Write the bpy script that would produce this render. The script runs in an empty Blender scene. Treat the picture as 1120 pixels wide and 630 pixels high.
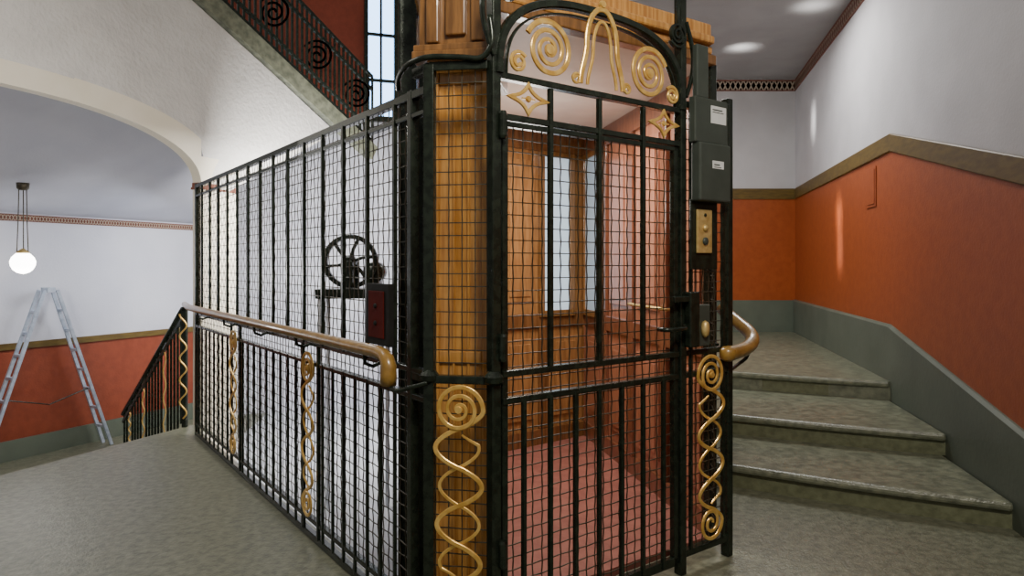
import bpy, math, random
from math import pi, sin, cos, sqrt
from mathutils import Vector as V3
random.seed(4)
SC = bpy.context.scene
COL = SC.collection
# ---------------------------------------------------------------- materials
def lin(c):
    c = c/255.0
    return c/12.92 if c <= .04045 else ((c+.055)/1.055)**2.4
def rgb(r, g, b): return (lin(r), lin(g), lin(b), 1)
def noise_mat(name, c1, c2, scale=6, rough=.6, bump=0.1, metal=0, bscale=None, detail=6, stretch=(1,1,1), spec=.5, coat=0):
    m = bpy.data.materials.new(name); m.use_nodes = True
    nt = m.node_tree; N = nt.nodes; L = nt.links
    b = N['Principled BSDF']
    tc = N.new('ShaderNodeTexCoord'); mp = N.new('ShaderNodeMapping'); mp.inputs['Scale'].default_value = stretch
    L.new(tc.outputs['Object'], mp.inputs['Vector'])
    n = N.new('ShaderNodeTexNoise'); n.inputs['Scale'].default_value = scale; n.inputs['Detail'].default_value = detail
    L.new(mp.outputs[0], n.inputs['Vector'])
    r = N.new('ShaderNodeValToRGB'); r.color_ramp.elements[0].color = c1; r.color_ramp.elements[1].color = c2
    r.color_ramp.elements[0].position = .35; r.color_ramp.elements[1].position = .65
    L.new(n.outputs['Fac'], r.inputs['Fac']); L.new(r.outputs['Color'], b.inputs['Base Color'])
    b.inputs['Roughness'].default_value = rough; b.inputs['Metallic'].default_value = metal
    b.inputs['Specular IOR Level'].default_value = spec; b.inputs['Coat Weight'].default_value = coat
    if bump:
        n2 = N.new('ShaderNodeTexNoise'); n2.inputs['Scale'].default_value = bscale or scale*4; n2.inputs['Detail'].default_value = 4
        L.new(mp.outputs[0], n2.inputs['Vector'])
        bp = N.new('ShaderNodeBump'); bp.inputs['Strength'].default_value = bump; bp.inputs['Distance'].default_value = .02
        L.new(n2.outputs['Fac'], bp.inputs['Height']); L.new(bp.outputs[0], b.inputs['Normal'])
    return m
def emit_mat(name, c, s):
    m = bpy.data.materials.new(name); m.use_nodes = True
    b = m.node_tree.nodes['Principled BSDF']
    b.inputs['Base Color'].default_value = c; b.inputs['Emission Color'].default_value = c; b.inputs['Emission Strength'].default_value = s
    b.inputs['Roughness'].default_value=.1
    n = m.node_tree.nodes.new('ShaderNodeTexNoise'); n.inputs['Scale'].default_value = 3
    return m
M = {}
M['iron'] = noise_mat('black_iron', rgb(28,34,27), rgb(44,52,42), 30, .26, .03, .4)
M['wire'] = noise_mat('wire', rgb(64,59,48), rgb(90,83,68), 40, .4, 0, .6)
M['gold'] = noise_mat('gilded_iron', rgb(206,160,76), rgb(234,196,114), 25, .28, .02, .45)
M['brass'] = noise_mat('brass', rgb(190,160,94), rgb(216,190,128), 30, .42, .03, .5)
M['box'] = noise_mat('box_green', rgb(56,63,56), rgb(64,71,64), 10, .5, .02, .1)
M['wood'] = noise_mat('oak', rgb(168,114,52), rgb(206,152,80), 7, .2, .03, 0, stretch=(8,8,.5), coat=.6)
M['wooddk'] = noise_mat('oak_dark', rgb(104,70,34), rgb(138,96,50), 9, .30, .05, 0, stretch=(6,6,.7), coat=.4)
M['cabwood'] = noise_mat('cab_frame_wood', rgb(96,62,34), rgb(126,86,50), 8, .26, .05, 0, stretch=(6,6,.6), coat=.5)
M['cabpanel'] = noise_mat('cab_panel_wood', rgb(132,90,50), rgb(166,120,72), 8, .28, .04, 0, stretch=(5,5,.6), coat=.5)
M['pinkwood'] = noise_mat('pink_panel', rgb(146,92,68), rgb(170,114,88), 8, .30, .04, 0, stretch=(5,5,.6), coat=.4)
M['pinkframe'] = noise_mat('pink_frame', rgb(104,60,40), rgb(128,80,56), 8, .30, .04, 0, stretch=(5,5,.6), coat=.4)
M['cabceil'] = noise_mat('cab_ceiling', rgb(214,200,188), rgb(224,212,200), 5, .5, .04)
M['rail'] = noise_mat('handrail', rgb(126,94,40), rgb(152,118,56), 8, .32, .02, 0, stretch=(3,3,3), coat=.3)
M['carpet'] = noise_mat('carpet', rgb(130,76,64), rgb(146,90,76), 12, .7, .1)
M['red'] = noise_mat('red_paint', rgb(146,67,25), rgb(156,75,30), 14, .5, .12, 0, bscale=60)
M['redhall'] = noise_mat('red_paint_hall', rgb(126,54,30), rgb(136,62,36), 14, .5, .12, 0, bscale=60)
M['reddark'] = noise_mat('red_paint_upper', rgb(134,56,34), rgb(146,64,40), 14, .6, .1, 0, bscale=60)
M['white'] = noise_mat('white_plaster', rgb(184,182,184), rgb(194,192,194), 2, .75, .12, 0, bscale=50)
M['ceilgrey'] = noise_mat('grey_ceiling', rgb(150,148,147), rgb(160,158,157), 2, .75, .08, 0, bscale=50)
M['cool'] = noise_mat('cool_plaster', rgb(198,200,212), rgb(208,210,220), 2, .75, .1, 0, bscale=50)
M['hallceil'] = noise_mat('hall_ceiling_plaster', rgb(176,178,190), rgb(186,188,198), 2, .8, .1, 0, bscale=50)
M['plaster'] = noise_mat('rough_plaster', rgb(212,209,204), rgb(220,217,212), 5, .85, .7, 0, bscale=24)
M['cream'] = noise_mat('cream_paint', rgb(232,223,202), rgb(238,230,212), 3, .7, .08)
M['friezebg'] = noise_mat('frieze_ground', rgb(176,158,140), rgb(188,170,152), 3, .7, .05)
M['grey'] = noise_mat('grey_skirting', rgb(84,92,80), rgb(94,102,89), 3, .5, .08, 0, bscale=30)
M['trimwood'] = noise_mat('moulding', rgb(82,64,22), rgb(102,82,30), 8, .5, .05, stretch=(1,1,4))
M['floor'] = noise_mat('stone_floor', rgb(88,90,74), rgb(118,120,100), 24, .36, .22, 0, bscale=80, detail=14)
M['step'] = noise_mat('step_stone', rgb(92,96,80), rgb(128,131,110), 16, .32, .2, 0, bscale=70, detail=14)
M['riser'] = noise_mat('riser_stone', rgb(94,97,72), rgb(114,118,90), 20, .5, .15, 0, bscale=60, detail=12)
M['pale'] = noise_mat('pale_floor', rgb(188,192,198), rgb(202,206,212), 4, .6, .1)
M['alu'] = noise_mat('aluminium', rgb(160,172,190), rgb(190,200,214), 20, .35, .02, .4)
M['maroon'] = noise_mat('maroon_paint', rgb(72,16,12), rgb(86,22,16), 8, .8, .05, spec=.15)
M['matblack'] = noise_mat('matt_black_paint', rgb(22,22,20), rgb(30,30,28), 8, .7, .03, spec=.2)
M['frieze'] = noise_mat('frieze_red', rgb(112,66,52), rgb(128,78,62), 10, .7, 0)
M['label'] = noise_mat('label', rgb(205,208,205), rgb(214,216,214), 20, .6, 0)
M['lampglass'] = emit_mat('lamp_glass', (1,.96,.9,1), 14)
M['winglow'] = emit_mat('window_glow', (.34,.60,1,1), 6)
M['cabglow'] = emit_mat('cab_glass_glow', (.55,.68,.78,1), .6)  # cab panes: brightness in the glass is put in as a faint emission
M['dimglow'] = emit_mat('dim_glass_glow', (.34,.43,.50,1), .32)  # dimmer pane, its light likewise put in as emission
# ---------------------------------------------------------------- mesh builder
class MB:
    def __init__(s): s.v=[]; s.f=[]; s.m=[]
    def add(s, vs, fs, mi=0):
        o=len(s.v); s.v += [V3(p) for p in vs]
        for f in fs: s.f.append(tuple(i+o for i in f)); s.m.append(mi)
        return s
    def hexa(s, p, mi=0):
        return s.add(p, [(3,2,1,0),(4,5,6,7),(0,1,5,4),(1,2,6,5),(2,3,7,6),(3,0,4,7)], mi)
    def box(s, F, a0,a1,n0,n1,z0,z1, mi=0):
        return s.hexa([F(a0,n0,z0),F(a1,n0,z0),F(a1,n1,z0),F(a0,n1,z0),F(a0,n0,z1),F(a1,n0,z1),F(a1,n1,z1),F(a0,n1,z1)], mi)
    def bar(s, p0, p1, w, h, up=(0,0,1), mi=0):
        p0=V3(p0); p1=V3(p1); d=(p1-p0).normalized(); up=V3(up)
        if abs(d.dot(up))>.98: up=V3((cos(.64),sin(.64),0))
        x=d.cross(up).normalized(); y=x.cross(d).normalized()
        a=x*w/2; b=y*h/2
        return s.hexa([p0-a-b,p0+a-b,p0+a+b,p0-a+b,p1-a-b,p1+a-b,p1+a+b,p1-a+b], mi)
    def tube(s, pts, r, n=10, closed=False, mi=0):
        pts=[V3(p) for p in pts]; k=len(pts)
        rs = r if isinstance(r,(list,tuple)) else [r]*k
        rings=[]; prev=None
        for i in range(k):
            if closed: t=(pts[(i+1)%k]-pts[i-1]).normalized()
            else: t=(pts[min(i+1,k-1)]-pts[max(i-1,0)]).normalized()
            if prev is None:
                up=V3((0,0,1)) if abs(t.z)<.9 else V3((1,0,0))
                x=t.cross(up).normalized()
            else:
                x=(prev-t*prev.dot(t)).normalized()
            prev=x; y=t.cross(x)
            rings.append([pts[i]+(x*cos(2*pi*j/n)+y*sin(2*pi*j/n))*rs[i] for j in range(n)])
        vs=[p for rg in rings for p in rg]; fs=[]
        for i in range(k if closed else k-1):
            i2=(i+1)%k
            for j in range(n): fs.append((i*n+j, i*n+(j+1)%n, i2*n+(j+1)%n, i2*n+j))
        if not closed:
            fs.append(tuple(range(n))[::-1]); fs.append(tuple((k-1)*n+j for j in range(n)))
        return s.add(vs, fs, mi)
    def ribbon(s, F, pts, w, d, n0=0, closed=False, mi=0):
        k=len(pts); ws = w if isinstance(w,(list,tuple)) else [w]*k
        ns = n0 if isinstance(n0,(list,tuple)) else [n0]*k
        vs=[]; fs=[]
        SEC=[(-.5,-.30),(-.36,-.5),(.36,-.5),(.5,-.30),(.5,.30),(.36,.5),(-.36,.5),(-.5,.30)]
        for i in range(k):
            if closed: a=pts[(i+1)%k]; b=pts[i-1]
            else: a=pts[min(i+1,k-1)]; b=pts[max(i-1,0)]
            tx=a[0]-b[0]; tz=a[1]-b[1]; l=sqrt(tx*tx+tz*tz) or 1; nx=-tz/l; nz=tx/l
            x,z=pts[i]; m=ns[i]
            for sx,sn in SEC:
                h=ws[i]*sx; vs.append(F(x+nx*h,m+d*sn,z+nz*h))
        for i in range(k if closed else k-1):
            i2=(i+1)%k
            for j in range(8): fs.append((i*8+j,i*8+(j+1)%8,i2*8+(j+1)%8,i2*8+j))
        if not closed: fs += [tuple(range(8))[::-1], tuple((k-1)*8+j for j in range(8))]
        return s.add(vs, fs, mi)
    def prism(s, poly, z0, z1, mi=0):
        k=len(poly)
        vs=[(p[0],p[1],z0) for p in poly]+[(p[0],p[1],z1) for p in poly]
        fs=[tuple(range(k))[::-1], tuple(range(k,2*k))]+[(i,(i+1)%k,k+(i+1)%k,k+i) for i in range(k)]
        return s.add(vs, fs, mi)
    def lathe(s, prof, c, n=24, F=None, mi=0):
        vs=[]; fs=[]; k=len(prof)
        for r,h in prof:
            for j in range(n):
                t=2*pi*j/n
                if F: vs.append(F(c[0]+r*cos(t), c[1]+h, c[2]+r*sin(t)))
                else: vs.append((c[0]+r*cos(t), c[1]+r*sin(t), c[2]+h))
        for i in range(k-1):
            for j in range(n): fs.append((i*n+j,i*n+(j+1)%n,(i+1)*n+(j+1)%n,(i+1)*n+j))
        fs += [tuple(range(n))[::-1], tuple((k-1)*n+j for j in range(n))]
        return s.add(vs, fs, mi)
    def wires(s, F, a0,a1,z0,z1,pitch,r,n0,c=.0022):
        na=max(1,int(round((a1-a0)/pitch))); nz=max(1,int(round((z1-z0)/pitch)))
        A=[a0+(a1-a0)*i/na for i in range(na+1)]; Z=[z0+(z1-z0)*i/nz for i in range(nz+1)]
        for i,a in enumerate(A):
            vs=[];fs=[]
            for j,z in enumerate(Z):
                o=n0+(c if (i+j)%2 else -c)
                vs += [F(a-r,o-r,z),F(a+r,o-r,z),F(a+r,o+r,z),F(a-r,o+r,z)]
            for j in range(len(Z)-1):
                for q in range(4): fs.append((j*4+q,j*4+(q+1)%4,j*4+4+(q+1)%4,j*4+4+q))
            s.add(vs,fs)
        for j,z in enumerate(Z):
            vs=[];fs=[]
            for i,a in enumerate(A):
                o=n0+(-c if (i+j)%2 else c)
                vs += [F(a,o-r,z-r),F(a,o+r,z-r),F(a,o+r,z+r),F(a,o-r,z+r)]
            for i in range(len(A)-1):
                for q in range(4): fs.append((i*4+q,i*4+(q+1)%4,i*4+4+(q+1)%4,i*4+4+q))
            s.add(vs,fs)
        return s
ORG={}
def obj(name, mb, mats, parent=None, smooth=False, bevel=0, label=None):
    org = ORG[parent.name] if parent else sum(mb.v, V3())/len(mb.v)
    if not parent: org = V3((org.x,org.y,min(p.z for p in mb.v)))
    me=bpy.data.meshes.new(name)
    me.from_pydata([tuple(p-org) for p in mb.v],[],mb.f)
    mats = mats if isinstance(mats,(list,tuple)) else [mats]
    for k in mats: me.materials.append(M[k])
    for p,mi in zip(me.polygons,mb.m): p.material_index=mi; p.use_smooth=smooth
    me.update()
    o=bpy.data.objects.new(name,me); COL.objects.link(o)
    ORG[o.name]=org
    if parent: o.parent=parent
    else: o.location=org
    if bevel:
        b=o.modifiers.new('bevel','BEVEL'); b.width=bevel; b.segments=2; b.limit_method='ANGLE'
    if label: o['label']=label
    return o
def tag(o,label,cat,group=None):
    o['label']=label; o['category']=cat
    if group: o['group']=group
    return o
def thing(name,label,cat,loc,group=None):
    o=bpy.data.objects.new(name,None); o.empty_display_size=.1; COL.objects.link(o); o.location=loc; ORG[o.name]=V3(loc)
    return tag(o,label,cat,group)
def struct(name,mb,mats,**k):
    o=obj(name,mb,mats,**k); o['kind']='structure'; return o
# ---------------------------------------------------------------- frames
H=1.4
A=V3((-.067,2.5,0)); U=V3((.806,.592,0)).normalized(); W=V3((-.592,.806,0)).normalized()
def FF(u,n,z): return A+U*u+W*n+V3((0,0,z))
def FL(v,n,z): return A+U*(-.17+n)+W*v+V3((0,0,z))
Bp=FF(-.17,.17,0); chd=(Bp-A).normalized(); chl=(Bp-A).length; chn=V3((-chd.y,chd.x,0))
if chn.y<0: chn=-chn
def FC(a,n,z): return A+chd*a+chn*n+V3((0,0,z))
def frame(p0,p1,side=1):
    p0=V3((p0[0],p0[1],0)); p1=V3((p1[0],p1[1],0)); d=(p1-p0).normalized(); nn=V3((-d.y,d.x,0))*side
    return (lambda a,n,z: p0+d*a+nn*n+V3((0,0,z))), (p1-p0).length
def PX(px,py,Y): return V3(((px-560)/750*Y,Y,H+(290-py)/750*Y))
def spiral(cx,cz,r0,r1,turns,t0,dirn=1,n=60):
    return [(cx+(r0+(r1-r0)*i/n)*cos(t0+dirn*2*pi*turns*i/n), cz+(r0+(r1-r0)*i/n)*sin(t0+dirn*2*pi*turns*i/n)) for i in range(n+1)]
def catmull(P,per):
    out=[]
    n=len(P)
    for i in range(n-1):
        p0=P[max(i-1,0)];p1=P[i];p2=P[i+1];p3=P[min(i+2,n-1)]
        for k in range(per):
            t=k/per
            out.append(.5*((2*p1)+(p2-p0)*t+(2*p0-5*p1+4*p2-p3)*t*t+(3*p1-p0-3*p2+p3)*t**3))
    out.append(P[-1]); return out
# ---------------------------------------------------------------- SETTING
def rw(Y): return 1.889+.22*Y
fl=MB()
far=FL(4.1,.05,0); rB=FF(-.10,.20,0); a0=FF(0,.16,0); a1=FF(1.42,.16,0)
fl.prism([(far.x,far.y),(-2.80,6.02),(-3.41,4.56),(-4.7,1.35),(-4.7,-2.2),(rw(-2.2),-2.2),(rw(3.62),3.62),(1.23,4.42),(a1.x,a1.y),(a0.x,a0.y),(rB.x,rB.y)],-.12,0)
struct('floor',fl,'floor')
struct('floor',MB().prism([(-7.5,3),(-7.5,11),(-3.3,11),(-2.85,6.6),(-2.85,3)],-.6,-.45),'floor')
struct('floor',MB().prism([(-2.85,3),(-2.85,6.6),(-3.3,11),(1.1,11),(1.1,3)],-.6,-.45),'pale')
ld=MB().prism([(1.5,6.37),(3.13,5.57),(rw(5.7),5.7),(rw(9.8),9.8),(.9,9.8),(1.2,7)],.1,.45); struct('floor',ld,'step')
YK=5.67; Y1=3.3
def zz(Y,top,drop):
    if Y>=YK: return top
    if Y<=Y1: return top-drop*(YK-Y1)/(YK-3.59)
    return top-drop*(YK-Y)/(YK-3.59)
rwm=MB(); Ys=[-2.2,Y1,YK,9.8]
for i in range(3):
    y0,y1=Ys[i],Ys[i+1]
    for lo,hi,mi in ((lambda y:-.2,lambda y:zz(y,2.36,.52),0),(lambda y:zz(y,2.36,.52),lambda y:4.15,1)):
        rwm.add([(rw(y0),y0,lo(y0)),(rw(y1),y1,lo(y1)),(rw(y1),y1,hi(y1)),(rw(y0),y0,hi(y0)),
                 (rw(y0)+.2,y0,lo(y0)),(rw(y1)+.2,y1,lo(y1)),(rw(y1)+.2,y1,hi(y1)),(rw(y0)+.2,y0,hi(y0))],
                [(0,1,2,3),(7,6,5,4),(0,4,5,1),(3,2,6,7)],mi)
struct('wall_right',rwm,['red','white'])
def sweepR(prof,top,drop):
    mb=MB(); k=len(prof); vs=[]
    for y in Ys:
        b=zz(y,top,drop)
        for o,z in prof: vs.append((rw(y)-o,y,z+b))
    fs=[(i*k+j,i*k+(j+1)%k,(i+1)*k+(j+1)%k,(i+1)*k+j) for i in range(len(Ys)-1) for j in range(k)]
    return mb.add(vs,fs)
struct('trim_1',sweepR([(0,0),(.014,0),(.020,.008),(.020,.142),(.014,.15),(0,.15)],2.34,.52),'trimwood')
bbm=MB(); vs=[]
for y in Ys:
    t=zz(y,.91,.37); vs+=[(rw(y)+.01,y,-.1),(rw(y)-.035,y,-.1),(rw(y)-.035,y,t-.02),(rw(y)-.015,y,t),(rw(y)+.01,y,t)]
bbm.add(vs,[(i*5+j,i*5+(j+1)%5,i*5+5+(j+1)%5,i*5+5+j) for i in range(3) for j in range(5)])
struct('baseboard_right',bbm,'grey')
Fb,Lb=frame((rw(9.78)+.1,9.78),(.3,9.78),-1)
struct('wall_back_right',MB().box(Fb,0,Lb,0,.2,-.45,2.36,0).box(Fb,0,Lb,0,.2,2.36,4.15,1),['red','white'])
struct('trim_2',MB().box(Fb,0,Lb,-.02,0,2.34,2.49),'trimwood')
struct('baseboard_back',MB().box(Fb,0,Lb,-.03,0,.3,.9),'grey')
def frieze(name,F,L,z,h,n):
    mb=MB().box(F,0,L,-.012,0,z+h*.86,z+h,0).box(F,0,L,-.012,0,z,z+h*.10,0).box(F,0,L,-.008,0,z+h*.1,z+h*.86,1)
    p=h*.46; k=int(L/p)
    for i in range(k):
        c=(i+.5)*p
        for (x0,zc_,rx,rz) in ((c,z+h*.48,p*.40,h*.36),(c+p*.5,z+h*.80,p*.2,h*.12),(c+p*.5,z+h*.16,p*.2,h*.12)):
            mb.add([F(x0-rx,-.012,zc_),F(x0,-.012,zc_+rz),F(x0+rx,-.012,zc_),F(x0,-.012,zc_-rz)],[(0,1,2,3),(3,2,1,0)],0)
    return struct(name,mb,['frieze','friezebg'])
frieze('trim_3',Fb,Lb,3.88,.16,0)
Fr,Lr=frame((rw(9.78),9.78),(rw(3),3),1)
frieze('trim_4',Fr,Lr,3.88,.16,0)
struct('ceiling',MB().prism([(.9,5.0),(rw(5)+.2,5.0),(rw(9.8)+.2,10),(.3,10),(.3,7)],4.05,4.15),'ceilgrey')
W0=V3((-4.80,6.4,0)); dW=V3((.447,.894,0)).normalized()
p0=W0-dW*4; p1=W0+dW*2.15
Fh,Lh=frame(p0,p1,1)
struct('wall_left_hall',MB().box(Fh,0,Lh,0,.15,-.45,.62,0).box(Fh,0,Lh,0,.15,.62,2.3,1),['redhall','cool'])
struct('trim_5',MB().box(Fh,0,Lh,-.03,0,.6,.66),'trimwood')
struct('baseboard_left',MB().box(Fh,0,Lh,-.03,0,-.45,-.26),'grey')
frieze('trim_6',Fh,Lh,1.82,.065,0)
Q=[(p1.x,p1.y),(-1.0,9.3),(.4,9.78)]
wb=MB()
for i in range(2):
    F,L=frame(Q[i],Q[i+1],1)
    wb.box(F,0,L,0,.15,-.45,3.3,0).box(F,0,L,0,.15,3.3,6,1)
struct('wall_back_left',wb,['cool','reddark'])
C0=V3((-2.74,6.05,0)); dC=V3((-.374,-.927,0)).normalized(); nC=V3((-dC.y,dC.x,0))
if nC.x>0: nC=-nC
def FA(s,n,z): return C0+dC*s+nC*n+V3((0,0,z))
def az(s,w=1.6,h=.50,z0=2.10):
    x=min(1,abs((s-1.6)/w))
    return z0+h*(1-x**2.3)**(1/2.3)
ar=MB(); K=48; vs=[]; TH=.10
for i in range(K+1):
    s=1.6-1.6*cos(pi*i/K); zi=az(s); zo=az(s,1.76,.52,2.25) if 0<i<K else 2.40
    vs+=[FA(s,0,zi),FA(s,TH,zi),FA(s,TH,zo),FA(s,0,zo)]
ar.add(vs,[(i*4+j,i*4+(j+1)%4,i*4+4+(j+1)%4,i*4+4+j) for i in range(K) for j in range(4)])
ar.box(FA,-.42,0,0,TH,-.45,2.36); ar.box(FA,3.2,3.4,0,TH,-.45,2.4)
struct('wall_arch',ar,'cream')
struct('trim_7',MB().box(FA,-.425,.012,-.012,TH+.012,2.07,2.09).box(FA,-.42,.005,-.005,TH+.005,2.09,2.13),'frieze')
hc=MB(); g=[]; NI,NJ=6,10
for i in range(NI+1):
    t=i/NI; a=W0+dW*(-4+6.2*t); b=FA(3.8-4.0*t,.08,0)
    for j in range(NJ+1):
        q=j/NJ; p=a.lerp(b,q); p.z=1.90+.28*q+.56*q*q; g.append(p)
hc.add(g,[(i*(NJ+1)+j,i*(NJ+1)+j+1,(i+1)*(NJ+1)+j+1,(i+1)*(NJ+1)+j) for i in range(NI) for j in range(NJ)])
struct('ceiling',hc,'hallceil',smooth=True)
E1=V3((-1.95,7.5,2.95)); E2=V3((-2.73,6.4,3.70)); dE=(E2-E1)
def lerpl(P,per):
    o=[]
    for i in range(len(P)-1):
        for k in range(per): o.append(P[i].lerp(P[i+1],k/per))
    return o+[P[-1]]
dn=V3((0,0,-.06))
Rr=lerpl([E1+V3((0.02,0,-.10)),E1+dE*.55+dn,E2+dE*.1+dn,E2+dE*.6+dn,V3((-3.3,4.6,4.25)),V3((-3.2,2.5,4.25)),V3((-3.0,-2,4.1))],6)
Qs=[FA(-.20,.0,2.02),FA(-.12,0,2.2),FA(.02,0,2.38),FA(.5,0,2.6),FA(1.3,0,2.8),FA(2.2,0,2.8),FA(3.6,0,2.8)]
Qq=catmull(Qs,6); NJ=14; g=[]; sf=MB()
sv=lambda p:(p-C0).dot(dC)
for r,q in zip(Rr,Qq):
    s=sv(q)
    if .02<s<3.2: q=FA(s,0,az(s,1.76,.52,2.25)-.01)
    for j in range(NJ+1): g.append(q.lerp(r,j/NJ))
sf.add(g,[(i*(NJ+1)+j,i*(NJ+1)+j+1,(i+1)*(NJ+1)+j+1,(i+1)*(NJ+1)+j) for i in range(len(Rr)-1) for j in range(NJ)])
struct('ceiling',sf,'plaster',smooth=True)
struct('wall_left',MB().box(FA,3.4,8.6,0,.2,0,4.0),'white')
st=MB().bar(E1-dE*.42+V3((0,0,.06)),E2+dE*.6+V3((0,0,.06)),.10,.17)
tag(obj('stair_stringer',st,'step'),'grey stone edge of the upper stair flight above the left screen','stair edge')
Fq,Lq=frame(Q[0],Q[1],1)
def aq(px):
    k=(px-560)/750; p0_=V3((Q[0][0],Q[0][1],0)); d=(V3((Q[1][0],Q[1][1],0))-p0_).normalized()
    return (k*p0_.y-p0_.x)/(d.x-k*d.y)
wa,wb_=aq(402),aq(430)
struct('window_1',MB().box(Fq,wa,wb_,-.03,-.01,3.35,5.6,0).box(Fq,wa-.05,wa,-.08,0,3.3,5.7,1).box(Fq,wb_,wb_+.05,-.08,0,3.3,5.7,1)
   .box(Fq,(wa+wb_)/2-.015,(wa+wb_)/2+.015,-.06,-.03,3.35,5.6,1).box(Fq,wa,wb_,-.06,-.03,3.8,3.84,1).box(Fq,wa,wb_,-.06,-.03,4.4,4.44,1).box(Fq,wa-.05,wb_+.05,-.08,0,3.28,3.35,1),['winglow','iron'])
# ---------------------------------------------------------------- STEPS
def step(name,Lp,Rp,z0,z1,back,label):
    L_=V3((Lp[0],Lp[1],0)); R_=V3((Rp[0],Rp[1],0)); d=(R_-L_); n=V3((d.y,-d.x,0)).normalized()
    K=14; edge=[]
    for i in range(K+1):
        t=i/K; b=.03*sin(pi*t)
        edge.append(L_+d*t+n*b)
    o=thing(name,label,'stair step',tuple((L_+R_)/2+V3((0,0,z0))),'stone steps of the right stair')
    obj('tread',MB().prism([(p.x,p.y) for p in edge]+[back[1],back[0]],z1-.05,z1),'step',o,bevel=.018)
    e2=[p-n*.04 for p in edge]
    obj('riser',MB().prism([(p.x,p.y) for p in e2]+[back[1],back[0]],z0-.02 if z0==0 else z0,z1-.045),'riser',o)
    return o
step('stone_step',(1.27,4.37),(rw(3.59)-.04,3.60),0,.15,((1.35,5.3),(rw(4.6)-.04,4.6)),'lowest and widest grey stone step of the right stair')
step('stone_step',(1.40,5.17),(rw(4.46)-.04,4.46),.15,.30,((1.45,6.5),(rw(5.7)-.04,5.7)),'middle grey stone step between the lowest and the highest')
step('stone_step',(1.52,6.36),(rw(5.57)-.04,5.57),.30,.451,((1.5,7.2),(rw(6.6)-.04,6.6)),'highest and farthest grey stone step leading onto the rear landing')
# ---------------------------------------------------------------- scrolls
def scroll(F,c,z_top,z_bot,amp,parent,n0=-.03,name='gold_scroll',pitch=.235):
    mb=MB(); R0=amp
    cz=z_top-R0
    path=spiral(c,cz,R0*.12,R0,2.5,0,1,90)[:-1]
    wd=[.011+.006*i/90 for i in range(90)]; ns=[n0]*90
    zb=z_bot+R0*.85
    sp2=spiral(c,zb,R0*.12,R0*.85,2.0,0,1,72)
    # two interlaced ribbons, each a smooth S curve, crossing on the centre line
    n=max(1,round((cz-zb)/pitch-.5))+.5
    N=260
    rnd=lambda v: math.copysign(abs(v)**.85,v)
    for i in range(N+1):
        t=i/N; ph=pi+2*pi*n*t; a=amp+(amp*.85-amp)*t; e=min(1,t*10,(1-t)*10)
        path.append((c+a*(rnd(cos(ph))*e+cos(ph)*(1-e)), cz+(zb-cz)*t))
        wd.append(.017); ns.append(n0-.004*cos(2*ph)*0-.005*sin(ph))
    path+=sp2[::-1][1:]; wd+=[.017-.006*i/72 for i in range(72)]; ns+=[n0]*72
    mb.ribbon(F,path,wd,.009,ns)
    p2=[];n2=[];w2=[]
    t0=(R0*1.02)/(cz-zb); t1=1-(R0*.9)/(cz-zb)
    for i in range(N+1):
        t=t0+(t1-t0)*i/N; ph=2*pi*n*t; e=min(1,i/18,(N-i)/18)
        p2.append((c+amp*.82*rnd(cos(ph))*(.25+.75*e), cz+(zb-cz)*t)); n2.append(n0+.006); w2.append(.006+.006*e)
    mb.ribbon(F,p2,w2,.008,n2)
    mb.lathe([(.013,-.010),(.016,0),(.013,.008)],(c,n0,cz),14,F)
    return obj(name,mb,'gold',parent)
# ---------------------------------------------------------------- LEFT SCREEN
ls=thing('wire_screen','long black iron wire mesh screen with gilded scrolls beside the left landing','screen',tuple(FL(2,0,0)))
VE=4.04
rails=[(.02,.036),(.10,.022),(.90,.022),(1.0,.022),(1.97,.018),(2.05,.032)]
for z,h in rails:
    obj('rail',MB().box(FL,.17,VE,-.016,.016,z-h/2,z+h/2),'iron',ls,bevel=.004)
for v in (.30,VE):
    obj('post',MB().box(FL,v-.018,v+.018,-.018,.018,0,2.07),'iron',ls,bevel=.004)
SCR=[2.81,1.377]
v=.43
while v<VE-.05:
    obj('upper_bar',MB().box(FL,v-.008,v+.008,-.020,-.004,1.0,2.04),'iron',ls)
    v+=.26
v=.43
while v<VE-.05:
    if all(abs(v-c)>.085 for c in SCR):
        obj('lower_bar',MB().box(FL,v-.0065,v+.0065,-.018,-.006,.03,.91),'iron',ls)
    v+=.13
for c in SCR:
    scroll(FL,c,.96,.12,.085,ls)
    for q in (-.11,.11): obj('lower_bar',MB().box(FL,c+q-.008,c+q+.008,-.020,-.004,.03,1.0),'iron',ls)
obj('wire_mesh',MB().wires(FL,.32,VE-.02,.10,2.04,.050,.0019,.006),'wire',ls)
hr=[V3((-2.83,5.93,1.06))]+[FL(v,-.09,1.06) for v in (3.9,3,2,1,.55,.42)]
hr+=[FL(.37,-.09,1.055),FL(.34,-.09,1.04),FL(.325,-.09,1.015),FL(.325,-.09,.98),FL(.33,-.09,.945)]
obj('handrail',MB().tube(hr,[.025]*8+[.028,.030,.031,.032],14),'rail',ls,smooth=True,label='brown wooden handrail with a drooping end')
for v in (.55,1.377,2.1,2.81,3.6):
    obj('handrail_bracket',MB().tube([FL(v,-.09,1.04),FL(v,-.085,1.0),FL(v,-.05,.985),FL(v,-.01,1.0)],.008,8),'iron',ls)
nw=thing('newel_post','black iron newel post at the head of the descending stair','post',(-2.83,5.93,0))
obj('shaft',MB().box(lambda a,n,z:V3((-2.83+a,5.93+n,z)),-.02,.02,-.02,.02,0,1.03),'iron',nw,bevel=.005)
obj('scroll_strip',MB().ribbon(lambda a,n,z:V3((-2.83+a,5.90+n,z)),[(.03*sin(i*.5),.08+.9*i/60) for i in range(61)],.012,.012),'gold',nw)
obj('cap',MB().lathe([(.03,0),(.035,.015),(.02,.03)],(-2.83,5.93,1.01),12),'iron',nw)
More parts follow.
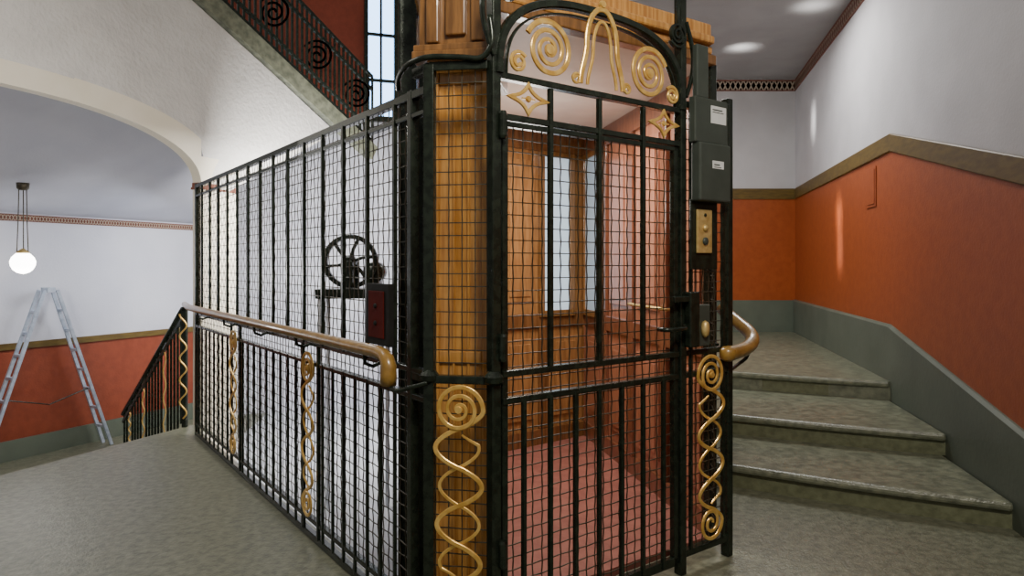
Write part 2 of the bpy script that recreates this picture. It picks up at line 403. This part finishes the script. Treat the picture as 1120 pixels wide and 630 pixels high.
db=thing('stair_balustrade','black iron balustrade descending from the left landing towards the ladder','railing',(-3.4,6.4,-.45))
T0=V3((-2.87,5.98,1.02)); T1=V3((-3.97,7.0,-.12))
obj('handrail',MB().tube([T0,T0.lerp(T1,.5),T1],.022,10),'iron',db,smooth=True)
obj('lower_rail',MB().bar(T0+V3((0,0,-.08)),T1+V3((0,0,-.08)),.02,.025),'iron',db)
for i in range(20):
    t=(i+.5)/20; p=T0.lerp(T1,t); zb=max(-.45,p.z-.98)
    if i in (5,12,17): obj('gold_scroll',MB().tube([p+V3((.012*sin(k*.9),0,-.1-(p.z-zb-.15)*k/24)) for k in range(25)],.006,6),'gold',db)
    else: obj('baluster',MB().bar((p.x,p.y,zb),(p.x,p.y,p.z-.02),.018,.018),'iron',db)
# ---------------------------------------------------------------- CORNER
cp=thing('corner_panel','narrow canted wire panel with large gilded scroll at the cage corner','screen',tuple(FC(chl/2,0,0)))
obj('post',MB().box(FC,chl-.02,chl+.02,-.02,.02,0,2.14),'iron',cp,bevel=.004)
for z,h in ((.09,.03),(.98,.03),(2.13,.035)):
    obj('rail',MB().box(FC,.02,chl,-.018,.018,z-h/2,z+h/2),'iron',cp,bevel=.004)
    a=FC(chl,0,z); b=FL(.28,0,z)
    obj('rail',MB().bar(a,b,.03,h),'iron',cp)
obj('wire_mesh',MB().wires(FC,.02,chl-.02,.10,2.12,.047,.0019,.01),'wire',cp)
scroll(FC,chl/2+.002,.965,.10,.090,cp,-.032)
obj('collar',MB().lathe([(.02,0),(.034,.01),(.036,.03),(.02,.05)],(Bp.x,Bp.y,.965),14),'iron',cp)
obj('collar',MB().lathe([(.02,0),(.036,.01),(.038,.03),(.02,.05)],(A.x,A.y-.01,.965),14),'iron',cp)
obj('top_scroll',MB().tube(catmull([FL(.42,-.0,2.10),FL(.36,-.03,2.13),FL(.25,-.05,2.15),FC(chl,-.03,2.16),FC(chl*.5,-.03,2.155),FC(.04,-.03,2.15),FC(.0,-.035,2.20),FC(.01,-.03,2.30)],5),.011,8),'iron',cp,smooth=True)
obj('handrail_hook',MB().tube(catmull([FL(.33,-.09,.95),FL(.27,-.09,.93),FL(.2,-.06,.95),FC(chl,-.03,.97)],5),.008,8),'iron',cp,smooth=True)
# ---------------------------------------------------------------- FRONT SURROUND
fs=thing('gate_surround','black iron arched surround with gilded lyre above the elevator gate','gate frame',tuple(FF(.515,0,0)))
DW=1.03; CX=.515
for u in (0,DW):
    obj('post',MB().box(FF,u-.019,u+.019,-.022,.022,0,2.62),'iron',fs,bevel=.005)
for z in (2.095,1.945): obj('rail',MB().box(FF,0,DW,-.018,.018,z-.012,z+.012),'iron',fs,bevel=.003)
def sup(ax,az_,n=56,e=.74):
    o=[]
    for i in range(n+1):
        t=pi*i/n; c_=cos(t); s_=sin(t)
        o.append((CX-ax*math.copysign(abs(c_)**e,c_),2.10+az_*abs(s_)**e))
    return o
obj('arch',MB().ribbon(FF,sup(.505,.325),.032,.04,-.012),'iron',fs)
obj('inner_arch',MB().ribbon(FF,sup(.468,.290),.009,.02,-.01),'iron',fs)
for sgn in (-1,1):
    X=lambda d: CX+sgn*d
    def mir(pts): return [(CX+sgn*(x),z) for x,z in pts]
    obj('gold_spiral',MB().ribbon(FF,mir(spiral(.278,2.222,.014,.112,2.9,-.2,-1,150)),[.013+.009*i/150 for i in range(151)],.010,-.03).lathe([(.020,-.009),(.023,0),(.020,.005)],(X(.278),-.03,2.222),16,FF),'gold',fs)
    obj('small_gold_spiral',MB().ribbon(FF,mir(spiral(.424,2.150,.009,.040,1.9,pi,1,60)),.013,.010,-.03),'gold',fs)
    pts=[]
    for k in range(4):
        a_=k*pi/2; rx,rz=.096,.058
        tip=(rx*cos(a_),rz*sin(a_)); tip2=(rx*cos(a_+pi/2),rz*sin(a_+pi/2))
        for i in range(8):
            t=i/8; q=(.16*(tip[0]+tip2[0]),.16*(tip[1]+tip2[1]))
            pts.append(((1-t)**2*tip[0]+2*t*(1-t)*q[0]+t*t*tip2[0]+CX+sgn*.375,(1-t)**2*tip[1]+2*t*(1-t)*q[1]+t*t*tip2[1]+2.02))
    sm=MB().ribbon(FF,pts,.014,.010,-.026,closed=True)
    sm.lathe([(.010,-.008),(.013,0),(.010,.006)],(X(.375),-.026,2.02),12,FF)
    for q in (-1,1): sm.ribbon(FF,[(X(.375)+q*.012,2.02),(X(.375)+q*.03,2.02)],.006,.008,-.026)
    obj('gold_star',sm,'gold',fs)
    obj('volute',MB().ribbon(FF,mir(spiral(.470,2.43,.008,.058,2.4,0,-1,60)),.013,.02,-.02),'iron',fs)
    obj('volute_stem',MB().ribbon(FF,mir([(.505-.03*sin(i/10*pi),2.40+.24*i/10) for i in range(11)]),.016,.018,-.02),'iron',fs)
    obj('outer_bracket',MB().ribbon(FF,mir([(.53+.05*sin(i/14*pi),2.16+.34*i/14) for i in range(15)]),.014,.018,-.02),'iron',fs)
def loop(w0,w1,z0,z1):
    zs=z0+(z1-z0)*.52; h=[]
    for i in range(14):
        t=i/14; h.append((-(w0+(w1-w0)*(3*t*t-2*t*t*t)),z0+(zs-z0)*t))
    for i in range(25):
        t=pi*i/24; h.append((-w1*cos(t),zs+(z1-zs)*sin(t)))
    h+= [(-x,z) for x,z in h[:14][::-1]]
    return [(CX+x,z) for x,z in h]
lm=MB().ribbon(FF,loop(.118,.084,2.12,2.435),.022,.012,-.03).ribbon(FF,loop(.080,.050,2.12,2.385),.013,.010,-.03)
for sg in (-1,1):
    c0=[(CX+sg*(x),z) for x,z in spiral(.140,2.134,.008,.024,1.5,0,1,36)]
    lm.ribbon(FF,c0,.010,.010,-.03)
lm.lathe([(.014,-.010),(.017,0),(.014,.008)],(CX,-.03,2.456),12,FF)
obj('gold_lyre',lm,'gold',fs)
# ---------------------------------------------------------------- GATE
gt=thing('elevator_gate','tall black iron barred elevator gate with wire mesh, closed','gate',tuple(FF(CX,0,.04)))
obj('gate_frame',MB().box(FF,.03,.056,-.014,.014,.05,1.93).box(FF,DW-.056,DW-.03,-.014,.014,.05,1.93).box(FF,.03,DW-.03,-.014,.014,.05,.09).box(FF,.03,DW-.03,-.014,.014,1.91,1.93),'iron',gt,bevel=.003)
for z in (1.0,.90): obj('cross_rail',MB().box(FF,.03,DW-.03,-.02,.014,z-.012,z+.012),'iron',gt,bevel=.003)
for k in (1,2,3):
    u=DW*k/4; obj('upper_bar',MB().box(FF,u-.009,u+.009,-.022,-.002,1.0,2.08),'iron',gt,bevel=.002)
for k in range(1,8):
    u=DW*k/8; obj('lower_bar',MB().box(FF,u-.008,u+.008,-.022,-.004,.06,.90),'iron',gt,bevel=.002)
obj('wire_mesh',MB().wires(FF,.05,DW-.05,.07,1.92,.047,.0019,.012),'wire',gt)
for z in (1.86,1.05,.3): obj('hinge',MB().lathe([(.012,0),(.016,.01),(.016,.09),(.012,.10)],tuple(FF(.02,-.03,z)),12),'iron',gt)
obj('handle',MB().tube([FF(.86,-.02,1.12),FF(.86,-.06,1.12),FF(.89,-.075,1.12),FF(.98,-.07,1.12),FF(1.0,-.05,1.13)],.010,10),'iron',gt,smooth=True)
# ---------------------------------------------------------------- RIGHT PANEL
rp=thing('side_panel','narrow black wire panel with gilded scroll right of the elevator gate','screen',tuple(FF(1.2,0,0)))
RE=1.37
obj('post',MB().box(FF,RE-.020,RE+.020,-.022,.022,0,2.2),'iron',rp,bevel=.005)
for z,h in ((.09,.03),(.90,.025),(1.0,.025),(2.13,.03)): obj('rail',MB().box(FF,DW+.02,RE,-.018,.018,z-h/2,z+h/2),'iron',rp,bevel=.003)
obj('wire_mesh',MB().wires(FF,DW+.03,RE-.03,.10,2.12,.047,.0019,.012),'wire',rp)
scroll(FF,(DW+RE)/2+.01,.985,.12,.095,rp,-.032)
obj('bar',MB().box(FF,DW+.05,DW+.063,-.02,-.006,.10,2.12),'iron',rp)
obj('bar',MB().box(FF,RE-.055,RE-.04,-.02,-.006,.10,2.12),'iron',rp)
obj('mounting_plate',MB().box(FF,1.07,1.26,-.029,-.02,1.38,1.70),'iron',rp,bevel=.003)
s0=FF(RE,0.06,0); s1=s0+V3((.151,.988,0))*2.2; Fs,Ls=frame(s0,s1,1)
ss=thing('stair_side_screen','black wire screen on the stair side of the elevator shaft, seen edge on','screen',tuple(Fs(1,0,0)))
for z in (.09,1.0,2.13): obj('rail',MB().box(Fs,.02,Ls,-.015,.015,z-.014,z+.014),'iron',ss)
for i in range(1,9): obj('bar',MB().box(Fs,Ls*i/8-.01,Ls*i/8+.01,-.012,.012,0,2.14),'iron',ss)
obj('wire_mesh',MB().wires(Fs,.02,Ls,.1,2.12,.06,.0018,.012),'wire',ss)
# control boxes
cb=thing('control_box','slim grey green electrical cabinet mounted high on the right cage post','control box',tuple(FF(1.24,-.03,1.68)))
obj('lower_housing',MB().box(FF,1.065,1.285,-.085,-.031,1.69,1.955),'box',cb,bevel=.008)
obj('upper_housing',MB().box(FF,1.05,1.285,-.068,-.031,1.955,2.16),'box',cb,bevel=.005)
obj('cable_duct',MB().box(FF,1.075,1.155,-.060,-.031,2.16,2.40),'box',cb,bevel=.005)
def lab(u0,u1,z0,z1,n):
    l=obj('sticker',MB().box(FF,u0,u1,n-.002,n,z0,z1),'label',cb,label='small white notice sticker')
    obj('printed_lines',MB().box(FF,u0+.01,u1-.03,n-.003,n-.002,z1-.02,z1-.015).box(FF,u0+.01,u1-.02,n-.003,n-.002,z1-.030,z1-.027),'box',l)
lab(1.16,1.27,2.05,2.13,-.068); lab(1.15,1.23,1.84,1.875,-.085)
bp=thing('call_plate','brass call button plate below the control box','button plate',tuple(FF(1.15,-.03,1.46)))
obj('plate',MB().box(FF,1.10,1.205,-.042,-.030,1.455,1.655),'brass',bp,bevel=.004)
obj('button',MB().lathe([(.018,0),(.018,-.006),(.010,-.010)],(1.152,-.042,1.51),14,FF),'box',bp,smooth=True)
obj('button',MB().lathe([(.016,0),(.016,-.006),(.010,-.012)],(1.152,-.042,1.57),14,FF),'brass',bp,smooth=True)
obj('button',MB().lathe([(.008,0),(.008,-.004),(.004,-.006)],(1.152,-.042,1.63),10,FF),'iron',bp)
lk=thing('gate_lock','dark grey lock case with oval brass knob beside the elevator gate','lock',tuple(FF(1.12,-.03,1.0)))
obj('case',MB().box(FF,1.03,1.095,-.06,-.022,1.03,1.28),'iron',lk,bevel=.006)
obj('case_cover',MB().box(FF,1.08,1.18,-.050,-.022,1.03,1.22),'box',lk,bevel=.006)
obj('knob',MB().lathe([(.024,0),(.026,-.01),(.022,-.022),(.010,-.028)],(0,0,0),16,lambda a,n,z:FF(1.13+a*.8,-.050+n,1.11+z*1.5)),'brass',lk,smooth=True)
obj('latch',MB().box(FF,.93,1.06,-.055,-.035,1.235,1.262),'iron',lk,bevel=.004)
sb=thing('switch_box','flat black box with dark red face fixed to the left screen near the corner','switch box',tuple(FL(.5,-.06,1.12)))
obj('case',MB().box(FL,.41,.62,-.048,-.024,1.075,1.325),'matblack',sb,bevel=.004)
obj('face',MB().box(FL,.45,.59,-.053,-.048,1.105,1.295),'maroon',sb,bevel=.002)
for z in (1.165,1.235): obj('button',MB().lathe([(.010,0),(.010,.004),(.006,.008)],(0,0,0),12,lambda a,n,zz_,z=z: FL(.52+a,-.053-n,z+zz_)),'matblack',sb)
wr=thing('curved_handrail','brown wooden stair handrail end curling around right of the cage','handrail',tuple(FF(1.45,0,.9)))
cpts=catmull([PX(790,338,3.95),PX(800,347,3.8),PX(811,356,3.68),PX(820,364,3.58),PX(823,373,3.5),PX(816,381,3.4),PX(805,385,3.3),PX(796,387,3.25)],4)
obj('rail',MB().tube(cpts,[.034]*(len(cpts)-4)+[.035,.036,.038,.039],14),'rail',wr,smooth=True)
obj('scroll_cap',MB().lathe([(.02,-.034),(.038,-.02),(.040,.02),(.02,.034)],tuple(cpts[-1]),16),'rail',wr,smooth=True)
obj('bracket',MB().tube(catmull([PX(818,378,3.55),PX(817,390,3.52),PX(808,398,3.5),FF(RE,0,.88)],5),.009,8),'iron',wr,smooth=True)
# ---------------------------------------------------------------- ELEVATOR CAB
cab=thing('elevator_cab','wooden elevator cab with windows and red carpet behind the barred gate','elevator',(.2,4,0))
CFL=(-.10,2.74); CCL=(-.31,2.775); CBL=(-.50,4.75); CBR=(.6,5.6); CFR=(1.01,3.50)
obj('carpet',MB().prism([CFL,CFR,CBR,CBL,CCL],-.02,.02),'carpet',cab)
obj('cab_ceiling',MB().prism([CFL,CFR,CBR,CBL,CCL],2.42,2.455),'cabceil',cab)
Fcc,Lcc=frame(CFL,CCL,-1)
cpn=obj('corner_board',MB().box(Fcc,-.02,Lcc+.02,0,.04,-.05,2.44),'wood',cab)
mm=MB().box(Fcc,-.03,.018,-.022,0,-.05,2.44).box(Fcc,Lcc-.018,Lcc+.03,-.022,0,-.05,2.44)
for aq_ in (.075,.135): mm.box(Fcc,aq_-.006,aq_+.006,-.010,0,.13,2.13)
for zq in (.11,1.03,2.15): mm.box(Fcc,.018,Lcc-.018,-.012,0,zq-.025,zq+.025)
obj('moulding',mm,'wood',cpn,bevel=.005)
Fl,Ll=frame(CCL,CBL,-1)
obj('side_wall',MB().box(Fl,0,Ll,0,.03,-.02,2.42),'cabwood',cab)
def panelwall(F,L,wins,name='back_wall',cols=4,base='cabpanel',pan='cabwood'):
    w=obj(name,MB().box(F,0,L,0,.03,-.02,2.42),base,cab)
    mb=MB()
    for z_a,z_b in ((.0,.14),(.92,1.03),(2.28,2.42)): mb.box(F,0,L,-.024,0,z_a,z_b)
    for k in range(cols+1):
        c=L*k/cols; mb.box(F,max(0,c-.045),min(L,c+.045),-.026,0,.14,2.28)
    obj('panelling',mb,pan,w,bevel=.006)
    m2=MB()
    for k in range(cols):
        a=L*(k+.5)/cols; hw=L/cols/2-.09
        for za,zb in ((.22,.84),(1.12,2.20)):
            if k==0 and za>1: continue
            m2.box(F,a-hw,a+hw,-.014,0,za,zb)
            m2.box(F,a-hw+.04,a+hw-.04,-.022,-.014,za+.04,zb-.04)
    obj('raised_panels',m2,base,w,bevel=.008)
    for (b0,b1,za,zb,gm) in wins:
        p=obj('window',MB().box(F,b0-.045,b1+.045,-.045,-.02,za-.05,za).box(F,b0-.045,b1+.045,-.045,-.02,zb,zb+.04).box(F,b0-.045,b0,-.045,-.02,za,zb).box(F,b1,b1+.045,-.045,-.02,za,zb),'wooddk',cab,bevel=.003)
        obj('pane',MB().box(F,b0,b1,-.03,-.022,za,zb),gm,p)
Fbk,Lbk=frame(CBR,CBL,-1)
if (Fbk(0,1,0)-V3((*CBR,0))).y<0: Fbk,Lbk=frame(CBR,CBL,1)
panelwall(Fbk,Lbk,[(.20,.47,1.05,2.24,'cabglow')],name='back_wall',cols=3)
Frt,Lrt=frame(CBR,CFR,1)
if (Frt(0,1,0)-V3((*CBR,0))).x<0: Frt,Lrt=frame(CBR,CFR,-1)
panelwall(Frt,Lrt,[(.10,.44,1.05,2.24,'dimglow')],name='right_wall',cols=4,base='pinkwood',pan='pinkframe')
obj('front_jamb',MB().bar((CFR[0]+.0,CFR[1],-.02),(CFR[0],CFR[1],2.42),.05,.05),'iron',cab,bevel=.005)
obj('front_jamb',MB().bar((CFL[0]+.02,CFL[1]+.03,-.02),(CFL[0]+.02,CFL[1]+.03,2.42),.05,.05),'wooddk',cab,bevel=.005)
hd=MB().bar((CFL[0],CFL[1]-.02,2.43),(CFR[0],CFR[1]-.02,2.43),.07,.05)
obj('header',hd,'wooddk',cab,bevel=.006)
ctop=lambda e: [(CFL[0],CFL[1]-e),(CFR[0],CFR[1]-e),(CBR[0]-.02,CBR[1]),(CBL[0],CBL[1]),(CCL[0]-e,CCL[1]-e*.7)]
obj('cornice',MB().prism(ctop(.05),2.46,2.50).prism(ctop(.09),2.50,2.54).prism(ctop(.03),2.54,2.62),'wood',cab,bevel=.01)
uc=MB().prism([(CCL[0]-.06,CCL[1]-.05),(CFL[0]+.0,CFL[1]-.07),(CFL[0]+.08,CFL[1]+.5),(CCL[0]-.06,CCL[1]+.5)],2.2,2.9)
uc.box(Fcc,-.03,Lcc+.06,-.13,-.05,2.19,2.23).box(Fcc,-.03,Lcc+.06,-.11,-.05,2.23,2.26).box(Fcc,-.03,Lcc+.06,-.12,-.05,2.64,2.68)
for q in (.02,.20): uc.box(Fcc,q-.025,q+.025,-.095,-.06,2.27,2.62)
uc.box(Fcc,.07,.15,-.085,-.06,2.30,2.60)
obj('upper_case',uc,'wooddk',cab,bevel=.006)
obj('grab_rail',MB().tube([Frt(1.2,-.06,1.15),Frt(1.2,-.08,1.15),Frt(1.75,-.08,1.15),Frt(1.75,-.03,1.15)],.01,8),'brass',cab,smooth=True)
# ---------------------------------------------------------------- GUIDE COLUMN
gc=thing('guide_column','tall dark steel guide column rising behind the cage corner','column',(-.46,3.05,-.45))
Fg=lambda a,n,z: V3((-.46+a,3.05+n,z))
obj('shaft',MB().box(Fg,-.035,.035,-.008,.008,-.45,3.4).box(Fg,-.04,-.03,-.04,.04,-.45,3.4).box(Fg,.03,.04,-.04,.04,-.45,3.4),'iron',gc)
obj('guide_rail',MB().box(Fg,.05,.075,-.03,.0,-.45,3.4),'iron',gc)
# ---------------------------------------------------------------- FLYWHEEL
fw=thing('pulley_machine','black spoked flywheel on a slim pale legged stand behind the left screen','machine',(-1.19,5.1,-.45))
Fm=lambda a,n,z: V3((-1.20+a*.97,5.1+a*.2+n,z))
zc=H+(290-286)/750*5.1
whl=[(.185*cos(2*pi*i/40),zc+.185*sin(2*pi*i/40)) for i in range(40)]
wheel=obj('wheel_rim',MB().ribbon(Fm,whl,.034,.06,0,closed=True),'iron',fw)
for k in range(6):
    t=k*pi/3+.2; obj('spoke',MB().ribbon(Fm,[(.02*cos(t),zc+.02*sin(t)),(.09*cos(t+.12),zc+.09*sin(t+.12)),(.175*cos(t),zc+.175*sin(t))],.024,.03,0),'iron',wheel)
obj('hub',MB().lathe([(.03,-.09),(.045,-.03),(.045,.03),(.03,.09)],(0,0,zc),14,Fm),'iron',wheel)
obj('belt_drum',MB().lathe([(.07,.02),(.08,.05),(.08,.16),(.07,.19)],(.16,0,zc-.08),20,Fm),'iron',fw,smooth=True)
obj('bearing_stand',MB().box(Fm,-.04,.04,-.12,-.07,zc-.22,zc).box(Fm,-.04,.04,.07,.12,zc-.22,zc).box(Fm,-.22,.28,-.14,.20,zc-.27,zc-.20).box(Fm,.12,.20,.0,.18,zc-.22,zc-.10),'iron',fw,bevel=.005)
for a in (-.19,.25):
    for n in (-.11,.11): obj('leg',MB().box(Fm,a-.012,a+.012,n-.012,n+.012,-.45,zc-.27),'pale',fw)
# ---------------------------------------------------------------- UPPER RAILING
ur=thing('upper_railing','black iron railing of the upper stair flight above the left screen','railing',tuple(E1))
up=V3((0,0,1))
ZR=.95
q0,q1=E2+dE*.45,E1-dE*.42
for h in (.2,.32,.80,ZR): obj('rail',MB().bar(q0+up*h,q1+up*h,.03,.03),'iron',ur)
n=int((q1-q0).length/.07)
for i in range(n+1):
    p=q0.lerp(q1,i/n); obj('bar',MB().bar(p+up*.15,p+up*ZR,.022,.022),'iron',ur)
for tt in (-.25,.15,.55,.95):
    mid=E1.lerp(E2,tt)
    obj('scroll',MB().ribbon(lambda a,n,z: mid+V3((a,-.05,z)),spiral(0,.56,.02,.17,2.4,0,1,60),.024,.02),'iron',ur)
# ---------------------------------------------------------------- LADDER
ld_=thing('stepladder','silver aluminium folding stepladder standing in the lower hall','ladder',(-4.4,6.5,-.45))
wdir=V3((.86,-.5,0)).normalized()
ap=V3((-4.53,6.66,1.16)); f1=V3((-4.26,7.15,-.45)); f2=V3((-4.80,6.10,-.45))
for nm,ft,off in (('front_frame',f1,.03),('rear_frame',f2,-.03)):
    apx=ap+V3((off*1.0,off*1.6,0))
    mb=MB(); mb.bar(apx,ft,.02,.03); mb.bar(apx+wdir*.10,ft+wdir*.15,.02,.03)
    o=obj(nm,mb,'alu',ld_)
    for k in range(1,8):
        t=k/8; obj('rung',MB().bar(apx.lerp(ft,t),(apx+wdir*.10).lerp(ft+wdir*.15,t),.035,.022),'alu',o)
obj('top_hinge',MB().bar(ap-wdir*.02,ap+wdir*.12,.07,.05),'alu',ld_,bevel=.005)
a_=ap.lerp(f1,.62)+wdir*.1; b_=ap.lerp(f2,.62)+wdir*.1
obj('spreader_strap',MB().tube([a_,a_.lerp(b_,.5)-up*.10,b_],.006,6),'iron',ld_)
# ---------------------------------------------------------------- PENDANT
pc=PX(25,287,5.7)
pl=thing('pendant_lamp','small glowing white glass pendant lamp hanging in the left hall','lamp',tuple(pc+V3((0,0,-.1))))
obj('shade',MB().lathe([(.012,-.092),(.045,-.082),(.072,-.058),(.088,-.025),(.092,.008),(.080,.04),(.058,.065),(.045,.078)],tuple(pc),36),'lampglass',pl,smooth=True)
obj('gallery',MB().lathe([(.048,.074),(.048,.086),(.028,.10),(.010,.115)],tuple(pc),20),'brass',pl,smooth=True)
for k in range(3):
    t=k*2.1; obj('rod',MB().tube([pc+V3((.045*cos(t),.045*sin(t),.09)),pc+V3((.035*cos(t),.035*sin(t),.35)),pc+V3((.03*cos(t),.03*sin(t),.62))],.004,6),'wire',pl)
obj('ceiling_rose',MB().lathe([(.030,.60),(.045,.615),(.048,.66)],tuple(pc),20),'wire',pl,smooth=True)
# ---------------------------------------------------------------- small things right
hp=thing('wall_hatch','small flush red painted access hatch on the right stair wall','wall plate',(rw(6.2),6.2,1.95))
Fr2=lambda a,n,z: V3((rw(6.2+a)-n,6.2+a,z))
obj('frame',MB().box(Fr2,-.14,.14,0,.010,1.92,2.28),'red',hp,bevel=.004)
obj('cover',MB().box(Fr2,-.115,.115,.010,.016,1.945,2.255),'red',hp,bevel=.004)
# ---------------------------------------------------------------- LIGHTS
def area(loc,target,size,power,color=(1,1,1),size_y=None,spread=None):
    d=bpy.data.lights.new('area','AREA'); d.energy=power; d.size=size; d.color=color
    if size_y: d.shape='RECTANGLE'; d.size_y=size_y
    if spread: d.spread=spread
    o=bpy.data.objects.new('area_light',d); COL.objects.link(o); o.location=loc
    o.rotation_euler=(V3(target)-V3(loc)).to_track_quat('-Z','Y').to_euler(); return o
def point(loc,power,r=.1,color=(1,1,1)):
    d=bpy.data.lights.new('point','POINT'); d.energy=power; d.shadow_soft_size=r; d.color=color
    o=bpy.data.objects.new('point_light',d); COL.objects.link(o); o.location=loc; return o
area((.5,.2,3.7),(.4,3.0,.6),.6,115,(1,.93,.82))
area((.2,4.2,2.38),(.2,4.2,0),.5,36,(1,.96,.9))
point((.05,4.1,1.8),15,.15,(1,.96,.9))
area((2.3,6.8,3.9),(2.3,6.5,0),1.2,84,(1,.98,.95))
area((-1.6,6.0,1.9),(-1.8,8.6,1.2),1.0,130,(1,.98,.95))
area((-1.7,5.8,2.6),(-1.6,5.9,-.4),.8,45,(1,.98,.95))
point(tuple(pc+V3((0,0,-.16))),16,.08,(1,.97,.93))
area((-3.2,6.9,1.6),(-4.6,6.8,.6),.5,10,(.85,.9,1))
area((-1.9,3.0,3.3),(-2.3,3.6,0),1.0,20,(1,.94,.86))
area((-2.2,3.6,1.9),(-2.9,5.2,3.2),.9,10,(1,.97,.93))
point((-1.2,3.6,2.0),6,.5,(1,.97,.92))
area((2.75,8.3,3.80),(2.80,8.35,4.05),.18,.7,(1,.98,.95),spread=1.4)  # unseen upward lamps, this and the next, added for soft bright ceiling patches
area((3.05,7.0,3.75),(3.08,7.0,4.05),.22,.6,(1,.98,.95),spread=1.4)
yy=7.35
area((rw(yy)-.5,yy,1.95),(rw(yy),yy,1.93),.08,.7,(1,.95,.9),size_y=.3,spread=.8)  # unseen narrow lamps from here on, added to draw reflected streaks on the wall
area((rw(yy)-.5,yy+.12,1.62),(rw(yy),yy-.02,1.55),.05,.5,(1,.95,.9),size_y=.35,spread=.7)
area((rw(8.6)-.5,8.6,3.2),(rw(8.6),8.6,3.2),.08,.5,(1,.97,.92),size_y=.35,spread=.8)
wd=bpy.data.worlds.new('world'); SC.world=wd; wd.use_nodes=True
wd.node_tree.nodes['Background'].inputs[0].default_value=(1,.97,.93,1)
wd.node_tree.nodes['Background'].inputs[1].default_value=.24
# ---------------------------------------------------------------- CAMERA
cd=bpy.data.cameras.new('camera'); cam=bpy.data.objects.new('camera',cd); COL.objects.link(cam)
cam.location=(0,0,H); cam.rotation_euler=(pi/2,0,0)
cd.sensor_width=36; cd.lens=750/1120*36; cd.shift_y=-25/1120; cd.clip_start=.02
SC.camera=cam
